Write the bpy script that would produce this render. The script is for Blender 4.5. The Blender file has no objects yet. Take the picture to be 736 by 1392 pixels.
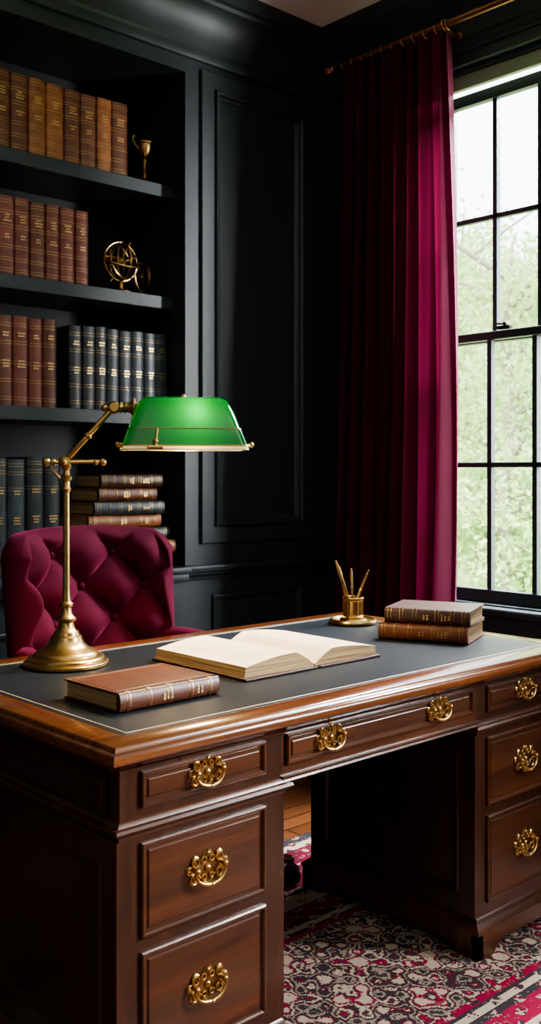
import bpy, math, random
import numpy as np
from mathutils import Vector, Matrix
random.seed(7)
scene = bpy.context.scene
PI = math.pi
ZF = -.04   # finished floor level

# ------------------------------------------------------------------ materials
class NT:
    def __init__(s, name):
        s.m = bpy.data.materials.new(name); s.m.use_nodes = True
        s.t = s.m.node_tree; s.n = s.t.nodes; s.b = s.n.get('Principled BSDF')
        s.out = [x for x in s.n if x.type == 'OUTPUT_MATERIAL'][0]
    def node(s, typ, **kw):
        nd = s.n.new(typ)
        for k, v in kw.items():
            if k.startswith('i_'):
                key = k[2:]
                key = int(key) if key.isdigit() else key.replace('_', ' ')
                s.put(nd.inputs[key], v)
            else:
                setattr(nd, k, v)
        return nd
    def put(s, inp, v):
        if isinstance(v, bpy.types.NodeSocket): s.t.links.new(v, inp)
        else: inp.default_value = v
    def set(s, key, v): s.put(s.b.inputs[key], v)
    def math(s, op, a, b=0.0, c=0.0):
        nd = s.n.new('ShaderNodeMath'); nd.operation = op
        s.put(nd.inputs[0], a); s.put(nd.inputs[1], b); s.put(nd.inputs[2], c)
        return nd.outputs[0]
    def coord(s, scale=(1, 1, 1), kind='Object'):
        tc = s.n.new('ShaderNodeTexCoord'); mp = s.n.new('ShaderNodeMapping')
        s.t.links.new(tc.outputs[kind], mp.inputs[0]); mp.inputs['Scale'].default_value = scale
        return mp.outputs[0]
    def noise(s, vec, scale, detail=3, rough=.5, dist=0):
        nd = s.node('ShaderNodeTexNoise'); s.put(nd.inputs['Vector'], vec)
        nd.inputs['Scale'].default_value = scale; nd.inputs['Detail'].default_value = detail
        nd.inputs['Roughness'].default_value = rough; nd.inputs['Distortion'].default_value = dist
        return nd.outputs[0]
    def ramp(s, fac, stops, interp='LINEAR'):
        nd = s.n.new('ShaderNodeValToRGB'); nd.color_ramp.interpolation = interp
        e = nd.color_ramp.elements
        while len(e) < len(stops): e.new(0.5)
        for i, (p, c) in enumerate(stops):
            e[i].position = p; e[i].color = (*c, 1) if len(c) == 3 else c
        s.put(nd.inputs[0], fac); return nd.outputs[0]
    def mix(s, fac, a, b, mode='MIX'):
        nd = s.n.new('ShaderNodeMix'); nd.data_type = 'RGBA'; nd.blend_type = mode
        s.put(nd.inputs[0], fac)
        s.put(nd.inputs[6], a if isinstance(a, bpy.types.NodeSocket) else (*a, 1))
        s.put(nd.inputs[7], b if isinstance(b, bpy.types.NodeSocket) else (*b, 1))
        return nd.outputs[2]
    def bump(s, h, strength=.3, dist=.01):
        nd = s.n.new('ShaderNodeBump'); nd.inputs['Strength'].default_value = strength
        nd.inputs['Distance'].default_value = dist; s.put(nd.inputs['Height'], h)
        s.set('Normal', nd.outputs[0])
    def translucent(s, col, fac):
        tr = s.node('ShaderNodeBsdfTranslucent'); s.put(tr.inputs[0], col)
        mx = s.n.new('ShaderNodeMixShader'); mx.inputs[0].default_value = fac
        s.t.links.new(s.b.outputs[0], mx.inputs[1]); s.t.links.new(tr.outputs[0], mx.inputs[2]); s.t.links.new(mx.outputs[0], s.out.inputs[0])

def simple(name, col, rough=.5, metal=0, var=.15, nscale=8, bump=0, bscale=200, **kw):
    t = NT(name); v = t.coord()
    f = t.noise(v, nscale, 4)
    c = t.mix(f, tuple(x * (1 - var) for x in col), tuple(min(1, x * (1 + var)) for x in col))
    t.set('Base Color', c); t.set('Roughness', rough); t.set('Metallic', metal)
    for k, x in kw.items(): t.set(k.replace('_', ' '), x)
    if bump: t.bump(t.noise(v, bscale, 3), bump, .002)
    return t.m

def wood(name, dark, light, axis, rough=.28, coat=.3):
    t = NT(name)
    sc = [14, 14, 14]; sc[axis] = 1.1
    v = t.coord(tuple(sc))
    n1 = t.noise(v, 1.6, 6, .6, .8)
    sc2 = [90, 90, 90]; sc2[axis] = 4
    n2 = t.noise(t.coord(tuple(sc2)), 1.5, 3)
    big = t.noise(t.coord(), 2.2, 2)
    c = t.ramp(n1, [(.3, dark), (.55, tuple((a + b) / 2 for a, b in zip(dark, light))), (.75, light)])
    c = t.mix(t.math('MULTIPLY', n2, .5), c, tuple(x * .4 for x in dark))
    c = t.mix(t.math('MULTIPLY', big, .4), c, tuple(x * .8 for x in dark))
    t.set('Base Color', c); t.set('Roughness', t.math('MULTIPLY_ADD', n2, .18, rough - .06))
    t.set('Coat Weight', coat); t.set('Coat Roughness', .15)
    t.bump(n2, .06, .002)
    return t.m

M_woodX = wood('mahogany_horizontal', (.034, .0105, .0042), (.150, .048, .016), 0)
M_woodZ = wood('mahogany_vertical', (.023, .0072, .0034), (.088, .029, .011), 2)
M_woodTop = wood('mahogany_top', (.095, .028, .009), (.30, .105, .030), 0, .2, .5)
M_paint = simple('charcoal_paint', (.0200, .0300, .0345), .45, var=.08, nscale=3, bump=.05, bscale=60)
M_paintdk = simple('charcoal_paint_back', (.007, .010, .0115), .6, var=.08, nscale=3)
M_ceil = simple('ceiling_plaster', (.80, .80, .80), .85, var=.03)
M_brass = simple('antique_brass', (.52, .34, .13), .28, 1, .3, 25)
M_brassdk = simple('aged_brass', (.30, .18, .075), .36, 1, .4, 30)
M_copper = simple('copper_rod', (.40, .19, .11), .33, 1, .2, 20)
t = NT('page_paper'); v = t.coord()
pc = t.mix(t.noise(v, 9, 3), (.55, .45, .31), (.67, .57, .42))
tc = t.n.new('ShaderNodeTexCoord'); sp = t.n.new('ShaderNodeSeparateXYZ'); t.t.links.new(tc.outputs['Object'], sp.inputs[0])
ln = t.math('GREATER_THAN', t.math('SINE', t.math('MULTIPLY', sp.outputs[1], 2 * PI / .0115)), .1)
wd = t.math('GREATER_THAN', t.noise(t.coord((230, 87, 1)), 1.0, 1), .45)
axx = t.math('ABSOLUTE', sp.outputs[0])
mg = t.math('MULTIPLY', t.math('GREATER_THAN', axx, .035), t.math('LESS_THAN', axx, .215))
mg = t.math('MULTIPLY', mg, t.math('MULTIPLY', t.math('GREATER_THAN', sp.outputs[1], .04), t.math('LESS_THAN', sp.outputs[1], .335)))
tx = t.math('MULTIPLY', t.math('MULTIPLY', ln, wd), mg)
t.set('Base Color', t.mix(t.math('MULTIPLY', tx, .6), pc, (.16, .12, .09))); t.set('Roughness', .8)
M_page = t.m
t = NT('page_edges'); v = t.coord((3, 3, 420)); f = t.noise(v, 1.0, 2)
t.set('Base Color', t.ramp(f, [(.35, (.20, .115, .045)), (.6, (.50, .35, .17))])); t.set('Roughness', .7); M_edge = t.m
M_gold = simple('gilt', (.62, .42, .16), .35, 1, .3, 60)
def leather(name, c, rough=.42, var=.35):
    t = NT(name); v = t.coord()
    n = t.noise(v, 16, 5, .65); n2 = t.noise(v, 350, 2)
    t.set('Base Color', t.ramp(n, [(.3, tuple(x * (1 - var) for x in c)), (.7, tuple(x * (1 + var) for x in c))]))
    t.set('Roughness', rough); t.bump(n2, .25, .001); return t.m
M_Ltan = leather('leather_tan', (.27, .095, .030)); M_Lbrown = leather('leather_brown', (.13, .040, .016))
M_Lbook = leather('leather_reddish_brown', (.085, .025, .011), .38)
M_Lred = leather('leather_oxblood', (.18, .045, .030)); M_Lred2 = leather('leather_maroon', (.12, .034, .025))
M_Lblk = leather('leather_charcoal', (.026, .032, .037)); M_Lblu = leather('leather_slate', (.036, .049, .060))
M_Lgrn = leather('leather_darkgreen', (.028, .040, .038)); M_Ldk = leather('leather_darkbrown', (.060, .022, .013))
t = NT('desk_leather'); v = t.coord()
n = t.noise(v, 6, 4); n2 = t.noise(v, 420, 2, .6)
t.set('Base Color', t.mix(n, (.008, .0110, .0135), (.015, .0190, .0235))); t.set('Roughness', .40); t.set('Specular IOR Level', .20); t.bump(n2, .35, .0012); M_dleather = t.m
M_stitch = simple('tooled_line', (.40, .31, .18), .5)

def velvet(name, c, sheen, wt=.8):
    t = NT(name); v = t.coord()
    n = t.noise(v, 5, 4); n2 = t.noise(v, 500, 2)
    t.set('Base Color', t.mix(n, tuple(x * .75 for x in c), tuple(x * 1.25 for x in c)))
    t.set('Roughness', .85); t.set('Specular IOR Level', .15)
    t.set('Sheen Weight', wt); t.set('Sheen Roughness', .35); t.set('Sheen Tint', (*sheen, 1))
    t.bump(n2, .2, .001); return t
M_chair = velvet('burgundy_velvet', (.070, .002, .016), (.75, .10, .28), .36).m
t = velvet('curtain_velvet', (.050, .0050, .015), (.75, .16, .36), .5)
t.translucent((.34, .022, .090, 1), .085); M_curt = t.m
M_button = velvet('velvet_button', (.06, .002, .015), (.7, .1, .3), .3).m
M_blackmetal = simple('black_metal', (.02, .02, .02), .3, .8)

# green shade glass
t = NT('green_shade_glass'); v = t.coord()
t.set('Base Color', (.0003, .050, .012, 1)); t.set('Roughness', .06); t.set('Coat Weight', 1.0)
t.translucent((.0002, .30, .035, 1), .34)
M_green = t.m
t = NT('opal_glass_lip'); t.set('Base Color', (.9, .82, .62, 1)); t.set('Roughness', .3)
t.translucent((.95, .85, .6, 1), .6); M_opal = t.m
t = NT('bulb_glow'); t.set('Base Color', (1, .8, .5, 1)); t.set('Emission Color', (1, .78, .45, 1)); t.set('Emission Strength', 8); M_bulb = t.m
# window glass
t = NT('window_glass'); tb = t.n.new('ShaderNodeBsdfTransparent'); gb = t.n.new('ShaderNodeBsdfGlossy'); gb.inputs['Roughness'].default_value = .02
mx = t.n.new('ShaderNodeMixShader'); mx.inputs[0].default_value = .04
t.t.links.new(tb.outputs[0], mx.inputs[1]); t.t.links.new(gb.outputs[0], mx.inputs[2]); t.t.links.new(mx.outputs[0], t.out.inputs[0]); M_glass = t.m
# floor
t = NT('oak_floor'); v = t.coord()
br = t.node('ShaderNodeTexBrick'); t.put(br.inputs['Vector'], v); br.inputs['Scale'].default_value = 1
br.inputs['Brick Width'].default_value = 1.3; br.inputs['Row Height'].default_value = .085; br.inputs['Mortar Size'].default_value = .004
br.inputs['Color1'].default_value = (.24, .09, .034, 1); br.inputs['Color2'].default_value = (.14, .050, .019, 1); br.inputs['Mortar'].default_value = (.012, .006, .003, 1)
g = t.noise(t.coord((3, 60, 1)), 1.5, 4)
t.set('Base Color', t.mix(t.math('MULTIPLY', g, .7), br.outputs[0], (.07, .025, .010))); t.set('Roughness', .28); M_floor = t.m
# foliage / grass
t = NT('foliage'); v = t.coord(); n = t.noise(v, 1.3, 3)
c = t.mix(n, (.24, .40, .12), (.62, .74, .38)); t.set('Base Color', c); t.set('Roughness', .7)
t.translucent(c, .4); M_leaf = t.m
M_bark = simple('bark', (.28, .25, .21), .9); M_grass = simple('lawn_grass', (.38, .50, .22), .9, var=.4, nscale=3)
M_headstrip = simple('pale_green_strip', (.22, .28, .18), .8, var=.05)

# rug
HX, HY = 1.36, 0.85
t = NT('persian_rug_wool')
tc = t.n.new('ShaderNodeTexCoord'); sn = t.n.new('ShaderNodeVectorMath'); sn.operation = 'SNAP'
t.t.links.new(tc.outputs['Object'], sn.inputs[0]); sn.inputs[1].default_value = (.004, .004, .1)
P = sn.outputs[0]
sp = t.n.new('ShaderNodeSeparateXYZ'); t.t.links.new(P, sp.inputs[0])
ax = t.math('ABSOLUTE', sp.outputs[0]); ay = t.math('ABSOLUTE', sp.outputs[1])
e = t.math('MINIMUM', t.math('SUBTRACT', HX, ax), t.math('SUBTRACT', HY, ay))
CH, CR, RD, DR = (.034, .030, .034), (.43, .345, .26), (.23, .009, .040), (.11, .009, .024)
S = 1 / .7
band = t.ramp(t.math('MULTIPLY', e, S), [(0, CH), (.05 * S, CR), (.09 * S, DR), (.33 * S, CR), (.345 * S, CH), (.36 * S, CR), (.43 * S, RD), (.50 * S, CH), (.52 * S, CR), (.545 * S, CH), (.56 * S, RD), (.585 * S, CH)], 'CONSTANT')
infield = t.math('GREATER_THAN', e, .585)
vo = t.node('ShaderNodeTexVoronoi'); t.put(vo.inputs['Vector'], P); vo.inputs['Scale'].default_value = 12; vo.inputs['Randomness'].default_value = .4
def waves(fx, fy, ph=0):
    a = t.math('SINE', t.math('MULTIPLY', sp.outputs[0], fx)); b = t.math('SINE', t.math('MULTIPLY_ADD', sp.outputs[1], fy, ph))
    return t.math('MULTIPLY', a, b)
ns = t.noise(P, 26, 4, .7)
w = t.math('ADD', t.math('MULTIPLY', waves(22, 26), 1.6), t.math('MULTIPLY', waves(70, 64, 1), 1.2))
w = t.math('ADD', w, t.math('MULTIPLY', t.math('SUBTRACT', ns, .5), 3.2))
w = t.math('ADD', w, vo.outputs['Distance'])
wf = t.math('MULTIPLY_ADD', w, .20, .42)
field = t.ramp(wf, [(0, CR), (.15, DR), (.23, CH), (.34, (.27, .21, .17)), (.43, CH), (.51, DR), (.55, CR), (.64, CH), (.71, RD), (.79, CR)], 'CONSTANT')
base = t.mix(infield, band, field)
wm = t.math('ADD', waves(62, 88, .5), t.math('MULTIPLY', t.math('SUBTRACT', t.noise(P, 40, 3, .7), .5), 2.4))
motif = t.math('MULTIPLY', t.math('GREATER_THAN', wm, .5), t.math('SUBTRACT', 1, infield))
mcol = t.ramp(t.noise(P, 30, 2), [(0, CH), (.42, (.38, .30, .22)), (.52, DR), (.6, CH)], 'CONSTANT')
base = t.mix(motif, base, mcol)
worn = t.math('GREATER_THAN', t.noise(P, 48, 5, .8), .59)
base = t.mix(t.math('MULTIPLY', worn, .5), base, (.28, .225, .18))
dk = t.math('GREATER_THAN', t.noise(P, 57, 5, .8), .62)
base = t.mix(t.math('MULTIPLY', dk, .6), base, CH)
t.set('Base Color', base); t.set('Roughness', .95); t.set('Specular IOR Level', .1)
t.bump(t.noise(tc.outputs['Object'], 260, 2), .5, .004); M_rug = t.m

# ------------------------------------------------------------------ mesh builder
class B:
    def __init__(s): s.v = []; s.f = []; s.mi = []; s.mats = []; s.T = Matrix.Identity(4)
    def mid(s, m):
        if m not in s.mats: s.mats.append(m)
        return s.mats.index(m)
    def add(s, vs, fs, m):
        o = len(s.v); k = s.mid(m)
        s.v += [tuple(s.T @ Vector(p)) for p in vs]
        for f in fs: s.f.append([o + i for i in f]); s.mi.append(k)
    def box(s, lo, hi, m):
        x0, y0, z0 = lo; x1, y1, z1 = hi
        s.add([(x0, y0, z0), (x1, y0, z0), (x1, y1, z0), (x0, y1, z0), (x0, y0, z1), (x1, y0, z1), (x1, y1, z1), (x0, y1, z1)],
              [(0, 3, 2, 1), (4, 5, 6, 7), (0, 1, 5, 4), (1, 2, 6, 5), (2, 3, 7, 6), (3, 0, 4, 7)], m)
    def bbox(s, lo, hi, m, r=.004):   # chamfered box via rect loft
        x0, y0, z0 = lo; x1, y1, z1 = hi; r = min(r, (z1 - z0) / 2.01)
        q = r * .3
        s.rloft((0, 0, 0), (1, 0, 0), (0, 1, 0), (0, 0, 1), x0, x1, y0, y1,
                [(r, z0), (q, z0 + q), (0, z0 + r), (0, z1 - r), (q, z1 - q), (r, z1)], m, True, True)
    def rloft(s, O, U, V, N, u0, u1, v0, v1, prof, m, fill=True, fillbot=False):
        O, U, V, N = map(Vector, (O, U, V, N)); vs = []; fs = []
        for i, h in prof:
            for a, b in ((u0 + i, v0 + i), (u1 - i, v0 + i), (u1 - i, v1 - i), (u0 + i, v1 - i)):
                vs.append(tuple(O + U * a + V * b + N * h))
        for k in range(len(prof) - 1):
            for j in range(4):
                a = k * 4 + j; b = k * 4 + (j + 1) % 4; fs.append((a, b, b + 4, a + 4))
        if fill: L = (len(prof) - 1) * 4; fs.append((L, L + 1, L + 2, L + 3))
        if fillbot: fs.append((3, 2, 1, 0))
        s.add(vs, fs, m)
    def lathe(s, prof, m, c=(0, 0, 0), seg=32, axis=None):
        c = Vector(c); vs = []; fs = []
        q = Vector((0, 0, 1)).rotation_difference(Vector(axis)) if axis is not None else None
        for r, z in prof:
            for i in range(seg):
                a = 2 * PI * i / seg; p = Vector((r * math.cos(a), r * math.sin(a), z))
                if q: p = q @ p
                vs.append(tuple(c + p))
        for k in range(len(prof) - 1):
            for i in range(seg):
                j = (i + 1) % seg; fs.append((k * seg + i, k * seg + j, (k + 1) * seg + j, (k + 1) * seg + i))
        fs.append(tuple(range(seg))[::-1]); fs.append(tuple((len(prof) - 1) * seg + i for i in range(seg)))
        s.add(vs, fs, m)
    def ball(s, c, r, m, seg=16, sc=(1, 1, 1)):
        pr = []; c = Vector(c); vs = []; fs = []; n = seg // 2
        for k in range(n + 1):
            th = PI * k / n
            for i in range(seg):
                a = 2 * PI * i / seg
                vs.append(tuple(c + Vector((r * sc[0] * math.sin(th) * math.cos(a), r * sc[1] * math.sin(th) * math.sin(a), -r * sc[2] * math.cos(th)))))
        for k in range(n):
            for i in range(seg):
                j = (i + 1) % seg; fs.append((k * seg + i, k * seg + j, (k + 1) * seg + j, (k + 1) * seg + i))
        s.add(vs, fs, m)
    def tube(s, pts, r, m, seg=10, closed=False):
        pts = [Vector(p) for p in pts]; n = len(pts); rs = r if isinstance(r, (list, tuple)) else [r] * n
        vs = []; fs = []; up = None
        for i, p in enumerate(pts):
            a = pts[(i - 1) % n] if (closed or i > 0) else p; b = pts[(i + 1) % n] if (closed or i < n - 1) else p
            d = (b - a).normalized()
            if up is None: up = d.orthogonal().normalized()
            up = (up - d * up.dot(d)); up = up.normalized() if up.length > 1e-6 else d.orthogonal().normalized()
            w = d.cross(up)
            for k in range(seg):
                t_ = 2 * PI * k / seg; vs.append(tuple(p + (up * math.cos(t_) + w * math.sin(t_)) * rs[i]))
        L = n if closed else n - 1
        for i in range(L):
            for k in range(seg):
                k2 = (k + 1) % seg; i2 = (i + 1) % n
                fs.append((i * seg + k, i * seg + k2, i2 * seg + k2, i2 * seg + k))
        if not closed: fs.append(tuple(range(seg))[::-1]); fs.append(tuple((n - 1) * seg + k for k in range(seg)))
        s.add(vs, fs, m)
    def ring(s, c, R, r, m, U=(1, 0, 0), V=(0, 0, 1), seg=24, tseg=8, a0=0, a1=2 * PI):
        c, U, V = Vector(c), Vector(U).normalized(), Vector(V).normalized(); full = abs(a1 - a0 - 2 * PI) < 1e-6
        n = seg if full else seg + 1
        s.tube([c + (U * math.cos(a0 + (a1 - a0) * i / seg) + V * math.sin(a0 + (a1 - a0) * i / seg)) * R for i in range(n)], r, m, tseg, full)
    def extr(s, poly, z0, z1, m):   # polygon (x,y) extruded in z
        n = len(poly); vs = [(x, y, z0) for x, y in poly] + [(x, y, z1) for x, y in poly]
        fs = [tuple(range(n))[::-1], tuple(range(n, 2 * n))] + [(i, (i + 1) % n, n + (i + 1) % n, n + i) for i in range(n)]
        s.add(vs, fs, m)
    def build(s, name, parent=None, loc=None, rotz=0, angle=35, smooth=True, mods=None):
        me = bpy.data.meshes.new(name); me.from_pydata(s.v, [], s.f); me.update()
        for m in s.mats: me.materials.append(m)
        me.polygons.foreach_set('material_index', s.mi)
        import bmesh
        bm = bmesh.new(); bm.from_mesh(me); bmesh.ops.recalc_face_normals(bm, faces=bm.faces); bm.to_mesh(me); bm.free()
        if smooth:
            me.polygons.foreach_set('use_smooth', [True] * len(me.polygons)); me.set_sharp_from_angle(angle=math.radians(angle))
        ob = bpy.data.objects.new(name, me); scene.collection.objects.link(ob)
        if parent: ob.parent = parent
        if loc: ob.location = loc
        ob.rotation_euler[2] = rotz
        return ob

def empty(name, loc=(0, 0, 0), rotz=0):
    e = bpy.data.objects.new(name, None); e.empty_display_size = .1; e.location = loc; e.rotation_euler[2] = rotz
    scene.collection.objects.link(e); return e

# ------------------------------------------------------------------ room
XW, YW, XL, YF, HC = 3.48, 3.40, -1.7, -2.0, 3.35
YB = 3.84
b = B(); b.box((XL - .1, YF - .1, ZF - .1), (XW + .2, YB + .1, ZF), M_floor); b.build('floor', smooth=False)
b = B(); b.box((XL - .1, YF - .1, HC), (XW + .25, YB + .1, HC + .15), M_ceil); b.build('ceiling', smooth=False)
b = B(); b.box((XL - .15, YF, ZF), (XL, YB, HC), M_paint); b.build('wall_left', smooth=False)
b = B(); b.box((XL - .15, YF - .15, ZF), (XW + .2, YF, HC), M_paint); b.build('wall_front', smooth=False)

# back wall + panelling
BX0, BX1, BZ1 = .95, 2.653, 3.0
b = B()
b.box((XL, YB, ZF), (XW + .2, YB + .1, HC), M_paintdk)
b.box((BX1, YW, ZF), (XW + .2, YB, HC), M_paint)
b.box((XL, YW, ZF), (BX0, YB, HC), M_paint)
b.box((BX0, YW, BZ1), (BX1, YB, HC), M_paint)
Fy = ((0, YW, 0), (1, 0, 0), (0, 0, 1), (0, -1, 0))
PP = [(0, 0), (0, .014), (.004, .016), (.070, .016), (.074, .028), (.082, .032), (.09, .026), (.096, .012), (.104, .007), (.11, .001)]
b.rloft(*Fy, 2.733, 3.41, 0.985, 3.03, PP, M_paint)
b.rloft(*Fy, BX0 - .9, BX0 - .1, 0.985, 3.03, PP, M_paint)
b.rloft(*Fy, 2.80, 3.34, .17, .76, [(0, 0), (0, .012), (.008, .016), (.018, .012), (.024, .003), (.03, .001)], M_paint)
b.build('wall_back', smooth=False)

# right wall with one window in view and one added out of view
WZ0, WZ1 = .745, 2.995
WIN = [(1.76, 2.735), (-1.15, .35)]
b = B()
T = .18
b.box((XW, YF, ZF), (XW + T, YB, WZ0), M_paint); b.box((XW, YF, WZ1), (XW + T, YB, HC), M_paint)
b.box((XW, WIN[0][1], WZ0), (XW + T, YB, WZ1), M_paint); b.box((XW, WIN[1][1], WZ0), (XW + T, WIN[0][0], WZ1), M_paint)
b.box((XW, YF, WZ0), (XW + T, WIN[1][0], WZ1), M_paint)
Fx = ((XW, 0, 0), (0, -1, 0), (0, 0, 1), (-1, 0, 0))
b.rloft(*Fx, -2.72, -1.64, .16, .60, [(0, 0), (0, .012), (.008, .016), (.018, .012), (.024, .003)], M_paint)
b.rloft(*Fx, -1.5, -.5, .16, .60, [(0, 0), (0, .012), (.008, .016), (.018, .012), (.024, .003)], M_paint)
b.build('wall_right', smooth=False)

def window(name, y0, y1, cols):
    e = empty(name, (XW, (y0 + y1) / 2, WZ0)); L = (y1 - y0) / 2; H = WZ1 - WZ0
    b = B()
    for ya, yb in ((-L - .09, -L), (L, L + .09)): b.bbox((-.028, ya, -.02), (0, yb, H), M_paint)
    b.bbox((-.03, -L - .09, H), (0, L + .09, H + .05), M_paint); b.bbox((-.04, -L - .11, H + .05), (0, L + .11, H + .065), M_paint)
    b.bbox((-.045, -L - .12, -.035), (.10, L + .12, -.002), M_paint, .01)   # stool
    b.bbox((-.022, -L - .09, -.12), (0, L + .09, -.036), M_paint)
    b.box((0, -L, -.01), (.16, -L + .022, H), M_paint); b.box((0, L - .022, -.01), (.16, L, H), M_paint)
    b.box((0, -L, -.012), (.17, L, .005), M_paint); b.box((0, -L, H - .02), (.16, L, H), M_paint)
    b.build('frame', e, smooth=False)
    zb, zm, zt = .005, 1.115, H - .10
    y_a, y_b = -L + .022, L - .022
    b = B(); g = B()
    def sash(x, z0, z1, rb, rt):
        st = .032
        b.bbox((x, y_a, z0), (x + .035, y_a + st, z1), M_paint, .003); b.bbox((x, y_b - st, z0), (x + .035, y_b, z1), M_paint, .003)
        b.bbox((x, y_a, z0), (x + .035, y_b, z0 + rb), M_paint, .003); b.bbox((x, y_a, z1 - rt), (x + .035, y_b, z1), M_paint, .003)
        for i in range(1, cols):
            yy = y_a + st + (y_b - y_a - 2 * st) * i / cols
            b.bbox((x + .005, yy - .011, z0 + rb), (x + .03, yy + .011, z1 - rt), M_paint, .003)
        zz = (z0 + rb + z1 - rt) / 2
        b.bbox((x + .005, y_a + st, zz - .011), (x + .03, y_b - st, zz + .011), M_paint, .003)
        g.box((x + .016, y_a + st, z0 + rb), (x + .018, y_b - st, z1 - rt), M_glass)
    sash(.04, zb, zm + .02, .055, .035); sash(.08, zm - .02, zt + .02, .035, .05)
    b.build('sashes', e, smooth=False); g.build('glass', e, smooth=False)
    b = B(); b.bbox((.02, y_a, zt + .02), (.045, y_b, H - .02), M_headstrip, .004); b.build('head_strip', e, smooth=False)  # pale green strip across the window head
    b = B(); b.bbox((.018, .10, zm + .02), (.04, .16, zm + .035), M_blackmetal, .003); b.ball((.03, .13, zm + .042), .010, M_blackmetal, 10)
    b.tube([(.03, .13, zm + .042), (.012, .16, zm + .044)], .004, M_blackmetal, 8); b.build('latch', e)
window('window_1', *WIN[0], 4)
window('unseen_window', *WIN[1], 6)  # unseen window, added to light the desk front

# crown mouldings
CP = [(0, 3.06), (.022, 3.06), (.026, 3.075), (.026, 3.10), (.035, 3.11), (.04, 3.15), (.055, 3.20), (.085, 3.245), (.115, 3.265), (.12, 3.28), (.135, 3.29), (.14, 3.32), (.14, HC), (0, HC)]
def prism(name, prof, fn, t0, t1, m, k0=0, k1=0):
    b = B(); n = len(prof)
    vs = [fn(t0 + p[0] * k0, p) for p in prof] + [fn(t1 - p[0] * k1, p) for p in prof]
    fs = [(i, (i + 1) % n, n + (i + 1) % n, n + i) for i in range(n)] + [tuple(range(n)), tuple(range(n, 2 * n))[::-1]]
    b.add(vs, fs, m); return b.build(name, angle=25)
prism('trim_1', CP, lambda t_, p: (t_, YW - p[0], p[1]), XL, XW, M_paint, 0, 1)
prism('trim_2', CP, lambda t_, p: (XW - p[0], t_, p[1]), YF, YW, M_paint, 0, 1)
RP = [(0, .83), (.012, .83), (.016, .845), (.028, .855), (.03, .865), (.045, .87), (.048, .885), (.045, .893), (0, .895)]
prism('trim_3', RP, lambda t_, p: (t_, YW - p[0], p[1]), BX1 + .002, XW - .003, M_paint, 0, 0)
BP = [(0, ZF), (.02, ZF), (.02, .10), (.014, .115), (.008, .13), (0, .13)]
prism('baseboard_back', BP, lambda t_, p: (t_, YW - p[0], p[1]), XL, XW, M_paint, 0, 1)
prism('baseboard_right', BP, lambda t_, p: (XW - p[0], t_, p[1]), YF, YW, M_paint, 0, 1)

# ------------------------------------------------------------------ bookcase
bk = empty('built_in_bookcase', (BX0, YW, 0)); W = BX1 - BX0
b = B()
b.box((0, .0, ZF), (W, YB - YW, .83), M_paint)
b.build('base_cabinet', bk, smooth=False)
b = B()
O = (0, 0, 0)
for i in range(3):
    a = .05 + i * (W - .02) / 3; c = a + (W - .02) / 3 - .06
    b.rloft(O, (1, 0, 0), (0, 0, 1), (0, -1, 0), a, c, .17, .76, [(0, 0), (0, .012), (.06, .012), (.066, .018), (.074, .014), (.08, .003), (.09, .001)], M_paint)
b.build('cabinet_doors', bk, smooth=False)
b = B(); b.bbox((0, -.048, .865), (W, YB - YW, .895), M_paint, .006); b.bbox((0, -.028, .83), (W, 0, .866), M_paint, .004); b.build('ledge', bk)
b = B()
SH = [1.55, 2.05, 2.53]
for z in SH: b.bbox((0, .09, z - .055), (W, YB - YW, z), M_paint, .003)
b.build('shelves', bk, smooth=False)
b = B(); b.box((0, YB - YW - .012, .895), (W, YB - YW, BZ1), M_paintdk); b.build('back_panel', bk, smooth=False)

# books -------------------------------------------------------------
def spine(b, x0, w, y, z0, z1, bulge, off, m, n=8):
    poly = [(x0 + w / 2 - (w / 2 + off) * math.cos(PI * i / n), y - (bulge + off) * math.sin(PI * i / n)) for i in range(n + 1)]
    poly += [(x0 + w + off, y + .006), (x0 - off, y + .006)]
    b.extr(poly, z0, z1, m)
def book(b, x0, w, h, d, m, style=0, y=0.0):
    ct = .0035; bl = min(.012, w * .22)
    spine(b, x0, w, y, 0, h, bl, 0, m)
    b.box((x0, y, 0), (x0 + ct, y + d, h), m); b.box((x0 + w - ct, y, 0), (x0 + w, y + d, h), m)
    b.box((x0 + ct, y, .004), (x0 + w - ct, y + d - .006, h - .006), M_edge)
    if style == 0: zs = [.06, .20, .36, .62, .80, .93]
    elif style == 1: zs = [.08, .28, .48, .70, .90]
    else: zs = [.05, .14, .74, .88, .95]
    for k, q in enumerate(zs):
        z = q * h
        spine(b, x0, w, y, z - .004, z + .004, bl, .0018, m)
        spine(b, x0, w, y, z + .0048, z + .0058, bl, .0009, M_gold)
        spine(b, x0, w, y, z - .0058, z - .0048, bl, .0009, M_gold)
    def title(zc, rows):
        for r in range(rows):
            ww = w * random.uniform(.28, .5); zz = zc - r * .011; x = x0 + w / 2 - ww / 2
            while x < x0 + w / 2 + ww / 2 - .003:
                l = random.uniform(.004, .009); b.box((x, y - bl - .0012, zz), (min(x + l, x0 + w / 2 + ww / 2), y - bl + .003, zz + .005), M_gold); x += l + .002
    za = [(.49, 3), (.80 if style == 1 else .72, 2)] if style else [(.75, 3), (.50, 2)]
    for q, r in za: title(q * h, r)
def bookrow(name, X0, X1, z, segs, y=YW + .115):
    b = B(); x = 0; L = X1 - X0
    while x < L - .02:
        for lim, mats, w0, h0, st in segs:
            if X0 + x < lim: break
        w = w0 * random.uniform(.93, 1.07); 
        if x + w > L: break
        book(b, x, w - .002, h0 * random.uniform(.985, 1.015), .22, random.choice(mats), st, random.uniform(0, .006)); x += w
    return b.build(name, None, (X0 + (L - x), y, z + .0005), 0, 40)
bookrow('book_row', .97, 2.44, SH[2], [(9, [M_Ltan, M_Ltan, M_Lbrown], .078, .30, 0)])
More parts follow.
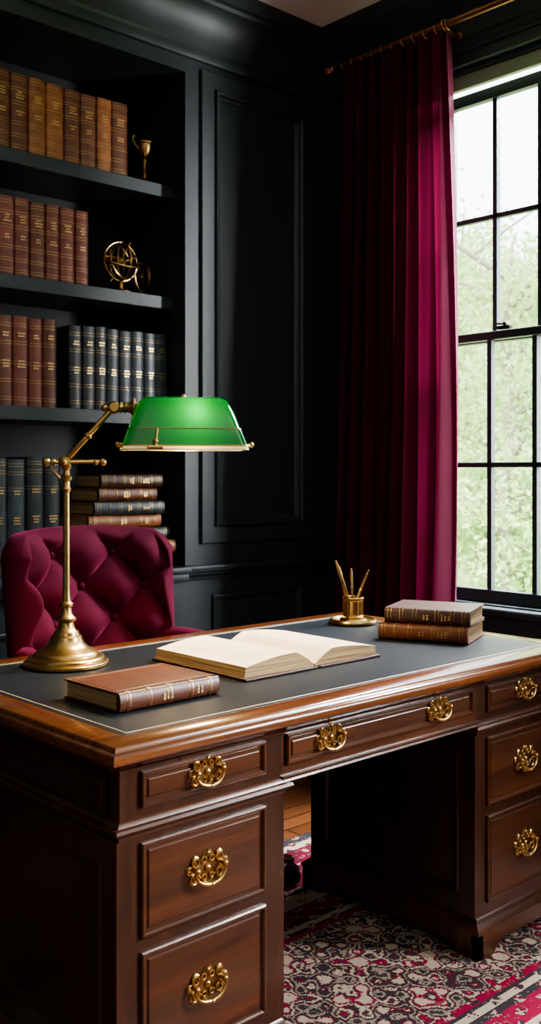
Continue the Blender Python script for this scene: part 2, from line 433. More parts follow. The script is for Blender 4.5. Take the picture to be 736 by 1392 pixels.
bookrow('book_row', .97, 2.245, SH[1], [(9, [M_Lred, M_Lbrown, M_Lred], .066, .30, 0)])
bookrow('book_row', .97, 2.10, SH[0], [(9, [M_Lred, M_Lred2, M_Lbrown], .066, .345, 1)])
bookrow('book_row', 2.10, 2.645, SH[0], [(9, [M_Lblu, M_Lblk, M_Lgrn], .060, .335, 1)])
bookrow('book_row', .97, 2.115, .895, [(9, [M_Lblk, M_Lgrn, M_Lblu], .076, .455, 2)])

def lie(flip=False):  # upright->lying, spine to -y: thickness becomes z, height becomes x
    return Matrix(((0, 0, 1, 0), (0, 1, 0, 0), (1, 0, 0, 0), (0, 0, 0, 1)))
pl = B(); z = 0
for i, (L, m, dx, a) in enumerate([(.42, M_Lbrown, 0, 2), (.41, M_Ltan, .01, -3), (.41, M_Lblk, 0, 1), (.38, M_Ltan, -.02, 4), (.34, M_Lblu, -.01, -2), (.30, M_Lbrown, -.01, 3), (.30, M_Ldk, 0, -2)]):
    th = .056
    pl.T = Matrix.Translation((-L / 2 + dx, -.10, z)) @ Matrix.Rotation(math.radians(a), 4, 'Z') @ lie()
    book(pl, 0, th - .001, L, .20, m, i % 2); z += th
pl.build('book_pile', None, (2.42, YW + .17, .8955), 0, 40)

# candlestick
b = B()
b.lathe([(.001, 0), (.040, 0), (.042, .006), (.036, .012), (.020, .018), (.010, .028), (.008, .05), (.013, .058), (.008, .066), (.007, .10), (.012, .108), (.009, .116), (.018, .125), (.026, .135), (.030, .15), (.031, .172), (.036, .178), (.036, .184), (.028, .184), (.025, .16), (.001, .155)], M_brassdk, seg=28)
b.tube([(-.03, 0, .15), (-.05, 0, .165), (-.062, 0, .185), (-.058, 0, .20), (-.048, 0, .20)], .004, M_brassdk, 8)
b.build('brass_candlestick', None, (2.555, YW + .16, SH[2] + .001))
# armillary sphere
b = B()
b.lathe([(.001, 0), (.045, 0), (.046, .008), (.03, .014), (.012, .022), (.008, .05), (.012, .056), (.006, .06)], M_brassdk, seg=28)
c = Vector((0, 0, .135))
for U, V, R in (((1, 0, 0), (0, 0, 1), .082), ((1, 0, 0), (0, .9, .4), .078), ((0, 1, 0), (0, 0, 1), .078), ((1, .4, 0), (0, .3, 1), .074), ((1, 0, .5), (0, 1, 0), .07), ((1, 1, 0), (0, 0, 1), .066)):
    b.ring(c, R, .0042, M_brass if R > .07 else M_brassdk, U, V, 36, 6)
b.ball(c, .026, M_brassdk, 16); b.tube([c - Vector((.05, 0, .09)), c + Vector((.05, 0, .09))], .002, M_brass, 6)
c2 = Vector((.115, .01, .085))
b.ring(c2, .062, .005, M_brassdk, (1, .5, 0), (0, 0, 1), 32, 6); b.ring(c2, .058, .003, M_brassdk, (0, 1, 0), (0, 0, 1), 32, 6); b.ball(c2, .014, M_brassdk, 12)
for i in range(6):
    a = i * PI / 3; b.tube([c2, c2 + (Vector((.89, .45, 0)) * math.cos(a) + Vector((0, 0, 1)) * math.sin(a)) * .062], .002, M_brassdk, 6)
b.lathe([(.001, 0), (.03, 0), (.03, .006), (.008, .012), (.005, .03)], M_brassdk, (.115, .01, 0), 20)
b.build('armillary_sphere', None, (2.44, YW + .17, SH[1] + .001))

# ------------------------------------------------------------------ desk
DX0, DX1, DY0, DY1, DZ = 1.08, 2.79, 1.603, 2.61, .77
desk = empty('executive_desk', (DX0, DY0, 0)); DW = DX1 - DX0; DD = DY1 - DY0
b = B()
UZ = ((0, 0, 0), (1, 0, 0), (0, 1, 0), (0, 0, 1))
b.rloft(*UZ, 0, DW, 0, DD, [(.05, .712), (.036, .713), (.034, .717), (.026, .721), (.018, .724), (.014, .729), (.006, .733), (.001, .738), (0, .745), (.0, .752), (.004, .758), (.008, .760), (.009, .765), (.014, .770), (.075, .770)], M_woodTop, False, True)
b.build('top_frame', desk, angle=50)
b = B()
b.rloft(*UZ, 0, DW, 0, DD, [(.075, .770), (.0765, .7685), (.078, .7695), (.0905, .7698)], M_dleather, False)
b.rloft(*UZ, 0, DW, 0, DD, [(.0905, .7698), (.0915, .7704), (.0935, .7704), (.0945, .7698)], M_stitch, False)
b.rloft(*UZ, 0, DW, 0, DD, [(.0945, .7698), (.10, .7698)], M_dleather, True)
b.build('leather_inlay', desk, smooth=False)
PX = [(.04, .475), (1.21, 1.67)]
b = B()
FY0, FY1 = .04, .672
for a, c in PX:
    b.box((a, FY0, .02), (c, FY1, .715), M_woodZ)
b.box((.05, FY1 - .02, .63), (DW - .05, DD - .05, .715), M_woodX)   # rear under-frame carrying the top
b.build('pedestal_carcasses', desk, smooth=False)
b = B()
b.box((PX[0][1], FY0, .605), (PX[1][0], FY0 + .45, .715), M_woodX)   # centre drawer case
b.rloft((0, FY0, 0), (1, 0, 0), (0, 0, 1), (0, -1, 0), PX[0][1] - .004, PX[1][0] + .004, .600, .616, [(0, 0), (0, .006), (.003, .009), (.007, .006), (.0075, .006)], M_woodX)
b.build('centre_apron', desk, smooth=False)
# mouldings and plinths
b = B()
for a, c in PX:
    b.rloft(*UZ, a, c, FY0, FY1, [(0, .576), (-.005, .578), (-.007, .584), (-.016, .590), (-.020, .596), (-.018, .602), (-.010, .604), (-.006, .610), (0, .613)], M_woodX, False)
    b.rloft(*UZ, a, c, FY0, FY1, [(0, .073), (-.004, .069), (-.006, .063), (-.014, .057), (-.020, .051), (-.026, .047), (-.026, .039), (-.018, .035)], M_woodX, False)
    o = .022; x0, x1, y0, y1 = a - o, c + o, FY0 - o, FY1 + o
    def bracket(P0, D, Nn, L):
        P0, D, Nn = Vector(P0), Vector(D), Vector(Nn); f = .075; q = ZF + .0105
        pts = [(0, q), (f, q), (f + .006, q + .010), (f + .018, q + .016), (f + .022, q + .022), (f + .04, q + .029)]
        pts = pts + [(L - x, z) for x, z in pts[::-1]] + [(L, .037), (0, .037)]
        n = len(pts); vs = [tuple(P0 + D * x + Vector((0, 0, z))) for x, z in pts] + [tuple(P0 + D * x + Vector((0, 0, z)) - Nn * .022) for x, z in pts]
        b.add(vs, [tuple(range(n)), tuple(range(n, 2 * n))[::-1]] + [(i, n + i, n + (i + 1) % n, (i + 1) % n) for i in range(n)], M_woodX)
    bracket((x0, y0, 0), (1, 0, 0), (0, -1, 0), x1 - x0); bracket((x0, y1, 0), (1, 0, 0), (0, 1, 0), x1 - x0)
    bracket((x0, y0, 0), (0, 1, 0), (-1, 0, 0), y1 - y0); bracket((x1, y0, 0), (0, 1, 0), (1, 0, 0), y1 - y0)
b.build('mouldings_and_feet', desk, angle=30)
# side panels
b = B()
fr = [(0, 0), (0, .007), (.055, .007), (.058, .010), (.066, .008), (.072, .002), (.078, .0008)]
fr2 = [(0, 0), (0, .006), (.012, .006), (.015, .009), (.021, .007), (.026, .001)]
for x, nx in ((PX[0][0], -1), (PX[0][1], 1), (PX[1][0], -1), (PX[1][1], 1)):
    Fs = ((x, 0, 0), (0, -nx, 0), (0, 0, 1), (nx, 0, 0))
    u = sorted((-nx * FY0, -nx * FY1))
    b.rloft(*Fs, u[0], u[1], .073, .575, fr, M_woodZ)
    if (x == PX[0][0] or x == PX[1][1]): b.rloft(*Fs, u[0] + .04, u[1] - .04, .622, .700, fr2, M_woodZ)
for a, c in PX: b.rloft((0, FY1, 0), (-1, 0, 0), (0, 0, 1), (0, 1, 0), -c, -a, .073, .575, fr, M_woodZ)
b.build('side_panels', desk, smooth=False)
# drawers
DP = [(0, 0), (0, .006), (.003, .0085), (.007, .0085), (.010, .005), (.012, .0015), (.017, .0015), (.019, .004), (.0205, .0045)]
dr = B(); hd = B()
def handle(u, z, s=1.0):
    U = Vector((1, 0, 0)); V = Vector((0, 0, 1)); N = Vector((0, -1, 0)); C = Vector((u, FY0 - .0045, z))
    def Pt(x, y, n): return C + U * x * s * 1.24 + V * y * s * 1.16 + N * n * s
    half = [(0, .027), (.004, .034), (.008, .030), (.012, .021), (.017, .018), (.021, .026), (.028, .029), (.034, .024), (.035, .017), (.031, .011), (.038, .012), (.045, .009), (.046, .001), (.041, -.004), (.033, -.005), (.039, -.011), (.039, -.019), (.032, -.025), (.024, -.023), (.018, -.014), (.014, -.017), (.011, -.024), (.006, -.029), (0, -.035)]
    out = half + [(-x, y) for x, y in half[-2:0:-1]]; n = len(out)
    vs = [tuple(Pt(x, y, 0)) for x, y in out] + [tuple(Pt(x, y, .003)) for x, y in out] + [tuple(Pt(x * .92, y * .90, .0048)) for x, y in out] + [tuple(Pt(x * .80, y * .76, .0018)) for x, y in out]
    fs = []
    for k in range(3): fs += [(k * n + i, k * n + (i + 1) % n, (k + 1) * n + (i + 1) % n, (k + 1) * n + i) for i in range(n)]
    hd.add(vs, fs, M_brass); hd.add(vs[3 * n:], [tuple(range(n))], M_brassdk)
    for sx in (-1, 1):
        hd.ring(Pt(sx * .026, .015, .004), .0085 * s, .0022 * s, M_brass, U, V, 16, 6)
        hd.ring(Pt(sx * .025, -.013, .004), .0080 * s, .0022 * s, M_brass, U, V, 16, 6)
        hd.ring(Pt(sx * .009, .017, .004), .0062 * s, .0020 * s, M_brass, U, V, 14, 6)
        hd.ring(Pt(sx * .008, -.015, .004), .0055 * s, .0020 * s, M_brass, U, V, 14, 6)
        hd.ball(Pt(sx * .0425, .003, .003), .0038 * s, M_brass, 8); hd.ball(Pt(sx * .026, .015, .003), .0034 * s, M_brass, 8)
        hd.tube([Pt(sx * .031, .004, 0), Pt(sx * .031, .004, .015)], .0042 * s, M_brass, 10); hd.ball(Pt(sx * .031, .004, .016), .0068 * s, M_brass, 12)
    hd.ball(Pt(0, 0, .004), .008 * s, M_brass, 14, (1, .6, 1)); hd.ball(Pt(0, .028, .004), .005 * s, M_brass, 10)
    pts = []
    for i in range(17):
        a = PI * i / 16; x = .034 * math.cos(a); y = .004 - .029 * math.sin(a) ** .8; pts.append(Pt(x, y, .015 + .004 * math.sin(a)))
    rr = [(.0030 + .0016 * math.sin(PI * i / 16) ** 2) * s for i in range(17)]
    hd.tube(pts, rr, M_brass, 10); hd.ball(Pt(0, -.025, .019), .0065 * s, M_brass, 12, (1.3, 1, .8))
Fd = ((0, FY0, 0), (1, 0, 0), (0, 0, 1), (0, -1, 0))
for (a, c), dxa, dxb in ((PX[0], .048, .052), (PX[1], .045, .05)):
    for z0, z1 in ((.632, .705), (.372, .563), (.104, .345)):
        dr.rloft(*Fd, a + dxa, c - dxb, z0, z1, DP, M_woodX); handle((a + dxa + c - dxb) / 2, (z0 + z1) / 2 + .003, .98 if z1 - z0 > .1 else .88)
dr.rloft(*Fd, PX[0][1] + .012, PX[1][0] - .02, .638, .708, DP, M_woodX)
for fx in (.20, .78): handle(PX[0][1] + .012 + (PX[1][0] - PX[0][1] - .03) * fx, .677, .88)
dr.build('drawer_fronts', desk, smooth=False); hd.build('drawer_pulls', desk, angle=40)

# ------------------------------------------------------------------ desk objects
ZT = DZ + .0008
b = B(); b.T = lie(); 
th = .043
book(b, 0, th, .285, .215, M_Lbook, 1)
b.T = Matrix.Identity(4)
b.rloft((0, 0, 0), (1, 0, 0), (0, 1, 0), (0, 0, 1), .012, .273, .02, .205, [(0, th), (.001, th + .0006), (.003, th + .0006), (.004, th)], M_Ldk, False)
b.build('leather_book', None, (1.252, 1.842, ZT), math.radians(1.0), 40)
# open book
ob = empty('open_book', (1.925, 1.905, ZT)); PW, PH = .243, .375
b = B()
b.bbox((-PW - .012, -.012, 0), (-.012, PH + .010, .007), M_Ldk, .002); b.bbox((.012, -.012, 0), (PW + .012, PH + .010, .007), M_Ldk, .002)
b.bbox((-.014, -.006, 0), (.014, PH + .006, .004), M_Ldk, .0015)
b.build('cover', ob)
for sgn, nm, TH in ((-1, 'left_pages', .040), (1, 'right_pages', .036)):
    b = B(); nx, ny = 32, 6; vs = []; fs = []
    def hz(u): return .005 + TH * (min(1, (u / .28)) ** .6) * (1 - .38 * max(0, u - .28)) + .008 * math.sin(PI * u)
    for j in range(ny + 1):
        for i in range(nx + 1):
            u = i / nx; vs.append((sgn * (.002 + PW * u), PH * j / ny, max(.012, hz(u)) - (.0006 * random.random())))
    for j in range(ny):
        for i in range(nx): a = j * (nx + 1) + i; fs.append((a, a + 1, a + nx + 2, a + nx + 1))
    b.add(vs, fs, M_page)
    per = [j * (nx + 1) + nx for j in range(ny + 1)]
    def side(idx):
        v1 = [vs[k] for k in idx]; v2 = [(p[0] + (sgn * .006 if abs(p[0]) > PW * .98 else 0), p[1], .005) for p in v1]; n = len(v1)
        b.add(v1 + v2, [(i, i + 1, n + i + 1, n + i) for i in range(n - 1)], M_edge)
    side(per); side(list(range(nx + 1))); side([ny * (nx + 1) + i for i in range(nx + 1)])
    b.build(nm, ob, angle=50)
# book stack on the right
st = B(); a = math.atan2(-.927, .376)
T0 = Matrix.Rotation(a, 4, 'Z')
st.T = T0 @ lie(); book(st, 0, .050, .285, .215, M_Lbrown, 0)
st.T = Matrix.Translation((.012, -.002, .0505)) @ T0 @ Matrix.Rotation(math.radians(1.5), 4, 'Z') @ Matrix.Translation((.008, .006, 0)) @ lie(); book(st, 0, .046, .272, .205, M_Ldk, 0)
st.build('book_stack', None, (2.418, 2.105, ZT + .001), 0, 40)
# pen holder
ph = empty('pen_holder', (2.59, 2.375, ZT))
b = B(); b.lathe([(.001, 0), (.078, 0), (.082, .004), (.083, .010), (.080, .016), (.074, .017), (.070, .012), (.050, .010), (.045, .018), (.001, .018)], M_brass, seg=48); b.build('tray', ph)
b = B(); b.lathe([(.030, .018), (.036, .019), (.037, .026), (.034, .030), (.034, .078), (.037, .082), (.038, .088), (.036, .092), (.033, .090), (.031, .080), (.031, .022), (.001, .022)], M_brass, seg=40)
for i in range(16):
    q = 2 * PI * i / 16; b.tube([(.0345 * math.cos(q), .0345 * math.sin(q), .032), (.0345 * math.cos(q), .0345 * math.sin(q), .076)], .0018, M_brassdk, 6)
b.build('cup', ph)
b = B()
def pen(p0, p1, r, m, m2):
    p0, p1 = Vector(p0), Vector(p1); d = p1 - p0
    b.tube([p0, p0 + d * .1, p0 + d * .9, p1], [r * .5, r, r, r * .55], m, 10); b.tube([p0 + d * .60, p0 + d * .64], r * 1.15, m2, 10); b.ball(p1, r * .7, m2, 10)
pen((.006, 0, .026), (-.055, .03, .215), .0065, M_brass, M_brassdk); pen((-.008, .01, .026), (-.030, .035, .19), .0055, M_copper, M_brass)
pen((-.01, -.01, .026), (.012, .02, .185), .0050, M_brassdk, M_brass); pen((-.012, 0, .026), (.050, -.02, .17), .0055, M_brassdk, M_brass)
pen((-.005, .012, .026), (.062, -.016, .18), .0045, M_Ldk, M_brass)
b.build('pens', ph)

# ------------------------------------------------------------------ banker lamp (local x = arm direction)
lamp = empty('bankers_lamp', (1.462, 2.40, ZT), math.atan2(-.53, .85))
b = B()
b.lathe([(.001, 0), (.112, 0), (.115, .004), (.115, .010), (.110, .014), (.104, .015), (.103, .021), (.099, .025), (.088, .028), (.086, .034), (.080, .039), (.062, .047), (.050, .058), (.044, .070), (.042, .078), (.036, .082), (.034, .090), (.026, .096), (.021, .106), (.020, .116), (.027, .121), (.028, .127), (.020, .133), (.015, .142), (.014, .156), (.019, .161), (.019, .167), (.0125, .173), (.0105, .19), (.0095, .21), (.0085, .47), (.012, .474), (.013, .480), (.010, .486), (.010, .50), (.015, .505), (.016, .512), (.010, .518), (.008, .53), (.012, .536), (.013, .545), (.008, .552), (.006, .56)], M_brass, seg=48)
b.build('base_and_column', lamp)
b = B()
J0 = Vector((-.006, 0, .553)); J1 = Vector((.128, 0, .704))
b.tube([J0 + Vector((-.045, 0, 0)), J0 + Vector((.10, 0, .002))], .006, M_brass, 10)
for x, r in ((-.048, .012), (-.03, .009), (.085, .009), (.104, .011), (.0, .017)): b.ball(J0 + Vector((x, 0, 0)), r, M_brass, 14)
b.tube([J0 + Vector((0, -.022, 0)), J0 + Vector((0, .022, 0))], .010, M_brass, 14); b.ball(J0 + Vector((0, -.026, 0)), .009, M_brass, 12)
d = (J1 - J0)
b.tube([J0, J0 + d * .1, J0 + d * .12, J0 + d * .45, J0 + d * .47, J0 + d * .5, J0 + d * .52, J0 + d * .9, J1], [.007, .007, .0085, .008, .012, .012, .008, .0075, .0075], M_brass, 12)
b.tube([J0 + Vector((-.03, 0, .0)), J0 + Vector((-.035, 0, -.02)), J0 + Vector((-.01, 0, -.045))], .004, M_brass, 8)
b.tube([J1 + Vector((0, -.02, 0)), J1 + Vector((0, .02, 0))], .012, M_brass, 14); b.ball(J1, .018, M_brass, 16)
b.ball(J1 + Vector((-.024, 0, -.002)), .011, M_brass, 12)
seg = []; rr = []
for i in range(13):
    seg.append(J1 + Vector((.012 + i * .0065, 0, 0))); rr.append(.016 if i % 2 else .0125)
rr[6] = .021; rr[7] = .021
b.tube(seg, rr, M_brass, 16)
b.tube([J1 + Vector((.088, 0, 0)), J1 + Vector((.108, 0, -.008)), J1 + Vector((.15, 0, -.030))], [.020, .014, .008], M_brass, 14)
b.ring(J1 + Vector((.055, 0, .0)), .024, .0045, M_brass, (0, 1, 0), (0, 0, 1), 24, 8)
b.build('swing_arm', lamp)
SC = Vector((.320, 0, .597))   # centre of shade opening
def rr_loop(hx, hy, rad, z, n=10):
    hx = hx * .955
    pts = []
    for qx, qy, a0 in ((1, 1, 0), (-1, 1, PI / 2), (-1, -1, PI), (1, -1, 3 * PI / 2)):
        for k in range(n + 1):
            a = a0 + PI / 2 * k / n; pts.append(SC + Vector((qx * (hx - rad) + rad * math.cos(a), qy * (hy - rad) + rad * math.sin(a), z)))
    return pts
def shade(b, lv, m, cap=True):
    vs = []; fs = []
    for hx, hy, r, z in lv: vs += [tuple(p) for p in rr_loop(hx, hy, r, z)]
    n = 44
    for k in range(len(lv) - 1): fs += [(k * n + i, k * n + (i + 1) % n, (k + 1) * n + (i + 1) % n, (k + 1) * n + i) for i in range(n)]
    if cap: fs.append(tuple((len(lv) - 1) * n + i for i in range(n)))
    b.add(vs, fs, m)
LV = [(.178, .098, .022, 0), (.173, .095, .022, .012), (.162, .089, .024, .044), (.157, .086, .026, .052), (.152, .080, .030, .070), (.145, .070, .032, .092), (.137, .058, .032, .110), (.129, .045, .030, .124), (.119, .030, .024, .133), (.108, .016, .014, .137)]
b = B(); shade(b, LV, M_green); b.build('shade', lamp, angle=60)
b = B(); shade(b, [(.180, .100, .022, -.009), (.1785, .0985, .022, 0)], M_opal, False); b.build('glass_lip', lamp, angle=60)
b = B()
for (hx, hy, r, z, rad) in ((.1795, .0995, .022, .001, .0018), (.1808, .1008, .022, -.010, .0014), (.1605, .0875, .025, .0475, .0014)):
    b.tube(rr_loop(hx, hy, r, z), rad, M_brass, 8, True)
for sx in (-1, 1):
    for sy in (-1, 1):
        b.ball(SC + Vector((sx * .172, sy * .07, 0)), .006, M_brass, 12)
    b.tube([SC + Vector((sx * .168, -.05, .003)), SC + Vector((sx * .182, -.05, .004))], .005, M_brass, 10); b.ball(SC + Vector((sx * .184, -.05, .004)), .008, M_brass, 12)
b.tube([SC + Vector((-.085, -.104, -.002)), SC + Vector((-.080, -.096, .045))], .004, M_brass, 8)
b.tube([SC + Vector((-.105, -.102, -.003)), SC + Vector((-.065, -.102, -.003))], .006, M_brass, 10); b.ball(SC + Vector((-.085, -.104, .012)), .008, M_brass, 12)
b.ball(SC + Vector((0, 0, .139)), .008, M_brass, 12)
b.tube([SC + Vector((-.138, 0, .075)), SC + Vector((-.07, 0, .07))], .010, M_brass, 12)
b.build('shade_fittings', lamp)
b = B(); b.tube([SC + Vector((-.07, 0, .07)), SC + Vector((-.05, 0, .07)), SC + Vector((.0, 0, .07)), SC + Vector((.01, 0, .07))], [.008, .013, .013, .004], M_bulb, 14); b.build('bulb', lamp)

# ------------------------------------------------------------------ tufted chair (local, facing -y)
ch = empty('tufted_office_chair', (1.875, 2.68, ZF + .0105), math.radians(2))
UP = (0, 0, .03)
def topz(u): return 1.085 + .025 * math.cos(u * PI * .5) - .055 * max(0, abs(u) - .72) ** 2 / .0784
def backpt(u, v):
    w = .285 + .02 * v
    x = w * math.sin(u * 1.25) / math.sin(1.25) ; y = .27 - .13 * (1 - math.cos(u * 1.25)) / (1 - math.cos(1.25)) + .05 * (v - .3)
    z = .46 + (topz(u) - .46) * v
    nrm = Vector((-math.sin(u * .75), -math.cos(u * .75), 0))
    return Vector((x, y, z)), nrm
NU, NV = 110, 110
CX, CZ, Z0 = .20, .225, .90
b = B(); vs = []; fs = []
def puff(u, v):
    x = u * .31; z = .46 + .64 * v
    a = (x / CX + (z - Z0) / CZ); c = (x / CX - (z - Z0) / CZ)
    p = (abs(math.sin(PI * a)) * abs(math.sin(PI * c))) ** .6
    # deeper pull at the buttons
    da = a - round(a); dc = c - round(c); pull = math.exp(-(da * da + dc * dc) * 60)
    e = min(1, (1 - abs(u)) / .12, (1 - v) / .10, max(0, v) / .06); e = max(0, e); e = e * e * (3 - 2 * e)
    return .006 + (.064 * p - .018 * pull) * e + .028 * (1 - e)
for j in range(NV + 1):
    for i in range(NU + 1):
        u = -1 + 2 * i / NU; v = j / NV; p, n = backpt(u, v)
        ed = max(abs(u), v); rnd = max(0, (ed - .93) / .07) ** 2 * .028
        vs.append(tuple(p + n * (puff(u, v) - rnd)))
for j in range(NV):
    for i in range(NU): a = j * (NU + 1) + i; fs.append((a, a + 1, a + NU + 2, a + NU + 1))
o = len(vs)
for j in range(NV + 1):
    for i in range(NU + 1):
        u = -1 + 2 * i / NU; v = j / NV; p, n = backpt(u, v)
        ed = max(abs(u), v); rnd = max(0, (ed - .93) / .07) ** 2 * .025
        vs.append(tuple(p - n * (.065 - rnd)))
for j in range(NV):
    for i in range(NU): a = o + j * (NU + 1) + i; fs.append((a, a + NU + 1, a + NU + 2, a + 1))
per = [i for i in range(NU + 1)] + [j * (NU + 1) + NU for j in range(1, NV + 1)] + [NV * (NU + 1) + i for i in range(NU - 1, -1, -1)] + [j * (NU + 1) for j in range(NV - 1, 0, -1)]
for k in range(len(per)): a, c = per[k], per[(k + 1) % len(per)]; fs.append((a, o + a, o + c, c))
b.add(vs, fs, M_chair); bo = b.build('backrest', ch, UP, angle=75)
b = B()
for r in range(-6, 7):
    for k in range(-6, 7):
        x = (r + k) / 2 * CX; z = Z0 + (r - k) / 2 * CZ; u = x / .31; v = (z - .46) / .64
        if abs(u) < .86 and .05 < v < .88:
            p, n = backpt(u, v); b.ball(p + n * .002, .013, M_button, 12)
b.build('buttons', ch, UP)
b = B()
for sx in (-1, 1):
    path = [(sx * .275, .20, .715), (sx * .305, .12, .712), (sx * .315, .03, .710), (sx * .315, -.03, .700)]
    pts = []
    for i in range(len(path) - 1):
        for k in range(6): pts.append(Vector(path[i]).lerp(Vector(path[i + 1]), k / 6))
    pts.append(Vector(path[-1])); n = len(pts)
    b.tube(pts, [.036 + .004 * math.sin(i / n * PI) for i in range(n - 2)] + [.028, .010], M_chair, 18)
    lo = [(sx * .31 - .028, -.02, .44), (sx * .31 + .028, .22, .71)]
    b.bbox(lo[0], lo[1], M_chair, .02)
b.build('arms', ch, UP, angle=60)
b = B(); b.bbox((-.28, -.24, .42), (.28, .24, .50), M_chair, .035); b.bbox((-.27, -.23, .37), (.27, .24, .43), M_chair, .012); b.build('seat', ch, angle=60)
b = B()
b.lathe([(.001, .07), (.035, .07), (.038, .13), (.028, .16), (.022, .20), (.022, .36), (.06, .37), (.06, .375), (.001, .375)], M_blackmetal, seg=24)
a0 = math.atan2(-.69, .72)
for i in range(5):
    a = a0 + i * 2 * PI / 5; dx, dy = math.cos(a), math.sin(a)
    R = .465
    b.tube([(dx * .02, dy * .02, .12), (dx * .2, dy * .2, .105), (dx * R, dy * R, .075)], [.024, .020, .014], M_woodTop, 12)
    b.tube([(dx * R, dy * R, .08), (dx * R, dy * R, .045)], .008, M_brass, 10)
    for s_ in (-1, 1): 
        c = Vector((dx * R - dy * .016 * s_, dy * R + dx * .016 * s_, .0285)); b.lathe([(.001, -.009), (.020, -.009), (.0275, -.006), (.0275, .006), (.020, .009), (.001, .009)], M_blackmetal, c, 20, (-dy, dx, 0))
b.build('base', ch, (.04, -.03, 0), angle=40)

# ------------------------------------------------------------------ curtain & rod
XR, ZR = 3.345, 3.135
NP = 8
b = B(); vs = []; fs = []; NYc, NZc = 360, 60; random.seed(3)
ph_ = [random.uniform(-.9, .9) for _ in range(NP + 2)]; am = [random.uniform(.6, 1.3) for _ in range(NP + 2)]
for j in range(NZc + 1):
    q = j / NZc; z = ZF + .015 + (ZR - .035 - .015 - ZF) * q      # q=1 top
    ya = 2.552 - .040 * math.sin(PI * q) * 1 - .015 * q; yb = 3.175 - .085 * q
    for i in range(NYc + 1):
        s_ = i / NYc; k = s_ * NP; ki = min(NP - 1, int(k))
        A = (.030 + .022 * (1 - q)) * (am[ki] * (1 - (k - ki)) + am[ki + 1] * (k - ki))
        w = 2 * PI * k + ph_[ki] * .8 * math.sin(PI * (k - ki)) * (1 - q * .6) + .6 * math.sin(3.1 * q + k) * (1 - q)
        sv = math.sin(w); x = A * math.copysign(abs(sv) ** .8, sv) + .010 * math.sin(2.3 * w + 4 * q)
        y = ya + (yb - ya) * s_ + .012 * math.cos(w) * (1 - q * .5)
        vs.append((XR + .0 + x, y, z))
for j in range(NZc):
    for i in range(NYc): a = j * (NYc + 1) + i; fs.append((a, a + 1, a + NYc + 2, a + NYc + 1))
b.add(vs, fs, M_curt); cu = b.build('velvet_curtain', angle=80)
b = B(); b.tube([(XR, 3.18, ZR), (XR, .9, ZR)], .014, M_copper, 16)
for y, s_ in ((3.18, 1), (.9, -1)):
    b.lathe([(.014, 0), (.019, .004), (.019, .010), (.012, .014), (.016, .022), (.024, .034), (.024, .042), (.014, .054), (.001, .058)], M_copper, (XR, y, ZR), 20, (0, s_, 0))
for y in (2.56, 1.2):
    b.tube([(XR, y, ZR - .018), (XR + .06, y, ZR - .018), (XW - .03, y, ZR - .018)], .007, M_copper, 10); b.ring((XR, y, ZR), .019, .005, M_copper, (1, 0, 0), (0, 0, 1), 20, 8)
    b.lathe([(.001, 0), (.02, 0), (.02, .008), (.012, .012)], M_copper, (XW - .028, y, ZR - .018), 20, (-1, 0, 0))
for i in range(11):
    y = 2.54 + .58 * i / 10; b.ring((XR, y, ZR - .004), .022, .003, M_copper, (1, 0, 0), (0, .15, 1), 20, 6)
b.build('curtain_rod')

# ------------------------------------------------------------------ rug
b = B(); b.bbox((-HX, -HY, 0), (HX, HY, .010), M_rug, .004); b.build('persian_rug', None, (1.96, 1.78, ZF + .0002), 0, smooth=False)

# ------------------------------------------------------------------ garden
b = B(); b.box((3.9, -18, -.6), (40, 40, -.42), M_grass); b.build('lawn', smooth=False)
rng = np.random.default_rng(5)
def tree(name, x, y, h, r, nleaf, ls=.09):
    e = empty(name, (x, y, -.4)); b = B()
    b.tube([(0, 0, 0), (.0, .0, .02), (.08, .05, h * .4), (-.05, .1, h * .75), (0, 0, h)], [.16, .16, .12, .07, .02], M_bark, 10)
    for i in range(14):
        a = rng.uniform(0, 2 * PI); z = h * rng.uniform(.25, .9); l = r * rng.uniform(.6, 1)
        b.tube([(0, 0, z), (math.cos(a) * l * .5, math.sin(a) * l * .5, z + l * .25), (math.cos(a) * l, math.sin(a) * l, z + l * .45)], [.05, .03, .01], M_bark, 6)
    b.build('trunk', e)
    ncl = 60; cs = rng.normal(size=(ncl, 3)); cs /= np.linalg.norm(cs, axis=1)[:, None]; cs *= rng.uniform(.3, 1, (ncl, 1)) ** .6
    cs = cs * [r, r, h * .46] + [0, 0, h * .55]
    P = cs[rng.integers(0, ncl, nleaf)] + rng.normal(size=(nleaf, 3)) * r * .16
    P[:, 2] = np.maximum(P[:, 2], .2 + .2 * rng.random(nleaf))
    A = rng.normal(size=(nleaf, 3)); A /= np.linalg.norm(A, axis=1)[:, None]; Bv = np.cross(A, rng.normal(size=(nleaf, 3))); Bv /= np.linalg.norm(Bv, axis=1)[:, None]
    s = rng.uniform(.6, 1.2, (nleaf, 1)) * ls
    V = np.stack([P - A * s, P + Bv * s * .45, P + A * s, P - Bv * s * .45], 1).reshape(-1, 3)
    me = bpy.data.meshes.new('leaves'); me.from_pydata(V.tolist(), [], [(4 * i, 4 * i + 1, 4 * i + 2, 4 * i + 3) for i in range(nleaf)]); me.materials.append(M_leaf)
    o = bpy.data.objects.new('leaves', me); scene.collection.objects.link(o); o.parent = e
tree('garden_tree', 12.0, 8.0, 4.9, 2.1, 14000, .06)
tree('garden_tree', 16.5, 7.2, 5.6, 2.2, 11000, .08)
tree('garden_tree', 11.5, 12.4, 5.5, 1.9, 8000, .08)
tree('garden_tree', 17, 12.5, 7.0, 2.6, 11000, .10)
tree('garden_tree', 23, 10, 8, 3.0, 11000, .12)
tree('garden_tree', 23, 17, 8, 3.2, 9000, .12)
tree('garden_shrub', 8.4, 5.6, 2.0, .8, 7000, .045)
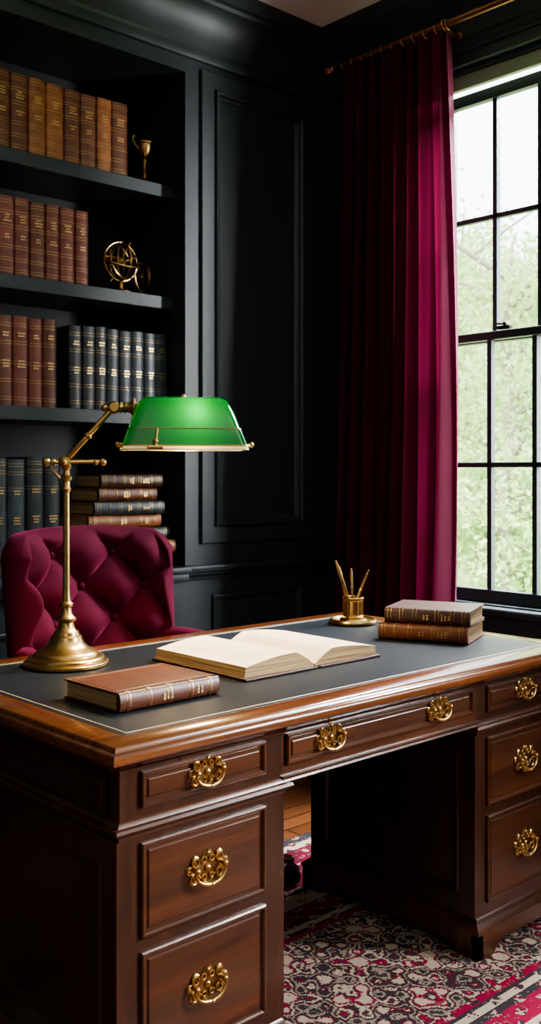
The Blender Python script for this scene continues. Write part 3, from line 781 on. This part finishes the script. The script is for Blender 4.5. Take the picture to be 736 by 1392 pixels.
tree('garden_shrub', 11.8, 4.6, 2.2, 1.0, 7000, .055)

# ------------------------------------------------------------------ lights
w = bpy.data.worlds.new('overcast_sky'); scene.world = w; w.use_nodes = True
bg = w.node_tree.nodes['Background']; bg.inputs[0].default_value = (.88, .94, 1, 1); bg.inputs[1].default_value = 3.8
def light(name, typ, loc, target, energy, col=(1, 1, 1), **kw):
    l = bpy.data.lights.new(name, typ); l.energy = energy; l.color = col
    for k, v in kw.items(): setattr(l, k, v)
    o = bpy.data.objects.new(name, l); scene.collection.objects.link(o); o.location = loc
    if target is not None: o.rotation_euler = (Vector(target) - Vector(loc)).to_track_quat('-Z', 'Y').to_euler()
    return o
light('sun', 'SUN', (0, 0, 9), (8, 3.0, 0), 5.5, (1, .95, .85), angle=.03)
light('window_boost', 'AREA', (4.9, 2.0, 4.3), (3.0, 2.0, 1.0), 1800, (.96, .98, 1), shape='RECTANGLE', size=2.0, size_y=1.8)  # added area light outside, boosts daylight through the visible window
light('window_boost', 'AREA', (4.6, -.4, 2.2), (1.8, 1.0, 1.4), 700, (.98, .98, 1), shape='RECTANGLE', size=1.6, size_y=2.0)  # added fill shining in through the unseen window
light('room_fill', 'AREA', (-.9, -1.2, 2.9), (1.6, 2.6, 1.1), 12, (1, .94, .85), shape='RECTANGLE', size=1.8, size_y=1.8)  # added fill light behind the camera, no lamp stands there
R = Matrix.Rotation(lamp.rotation_euler[2], 3, 'Z'); bp = Vector(lamp.location) + R @ (SC + Vector((.030, -.034, .078)))
light('bankers_lamp_light', 'POINT', bp, None, .80, (1, .78, .48), shadow_soft_size=.010)
bp2 = Vector(lamp.location) + R @ (SC + Vector((.02, 0, .030)))
light('bankers_lamp_downlight', 'SPOT', bp2, bp2 - Vector((0, 0, 1)), 30, (1, .68, .36), shadow_soft_size=.04, spot_size=math.radians(130), spot_blend=.8)

# ------------------------------------------------------------------ camera
cd = bpy.data.cameras.new('camera'); co = bpy.data.objects.new('camera', cd); scene.collection.objects.link(co)
co.location = (0, 0, 1.30); co.rotation_euler = (PI / 2, 0, math.radians(-42.8))
cd.sensor_fit = 'AUTO'; cd.sensor_width = 36; cd.lens = 1371 / 1392 * 36; cd.shift_y = -56 / 1392; cd.clip_start = .05; cd.clip_end = 200
cd.dof.use_dof = True; cd.dof.focus_distance = 2.7; cd.dof.aperture_fstop = 6.0
scene.camera = co
scene.view_settings.view_transform = 'AgX'
scene.view_settings.look = 'AgX - Medium High Contrast'
scene.view_settings.exposure = 0.75
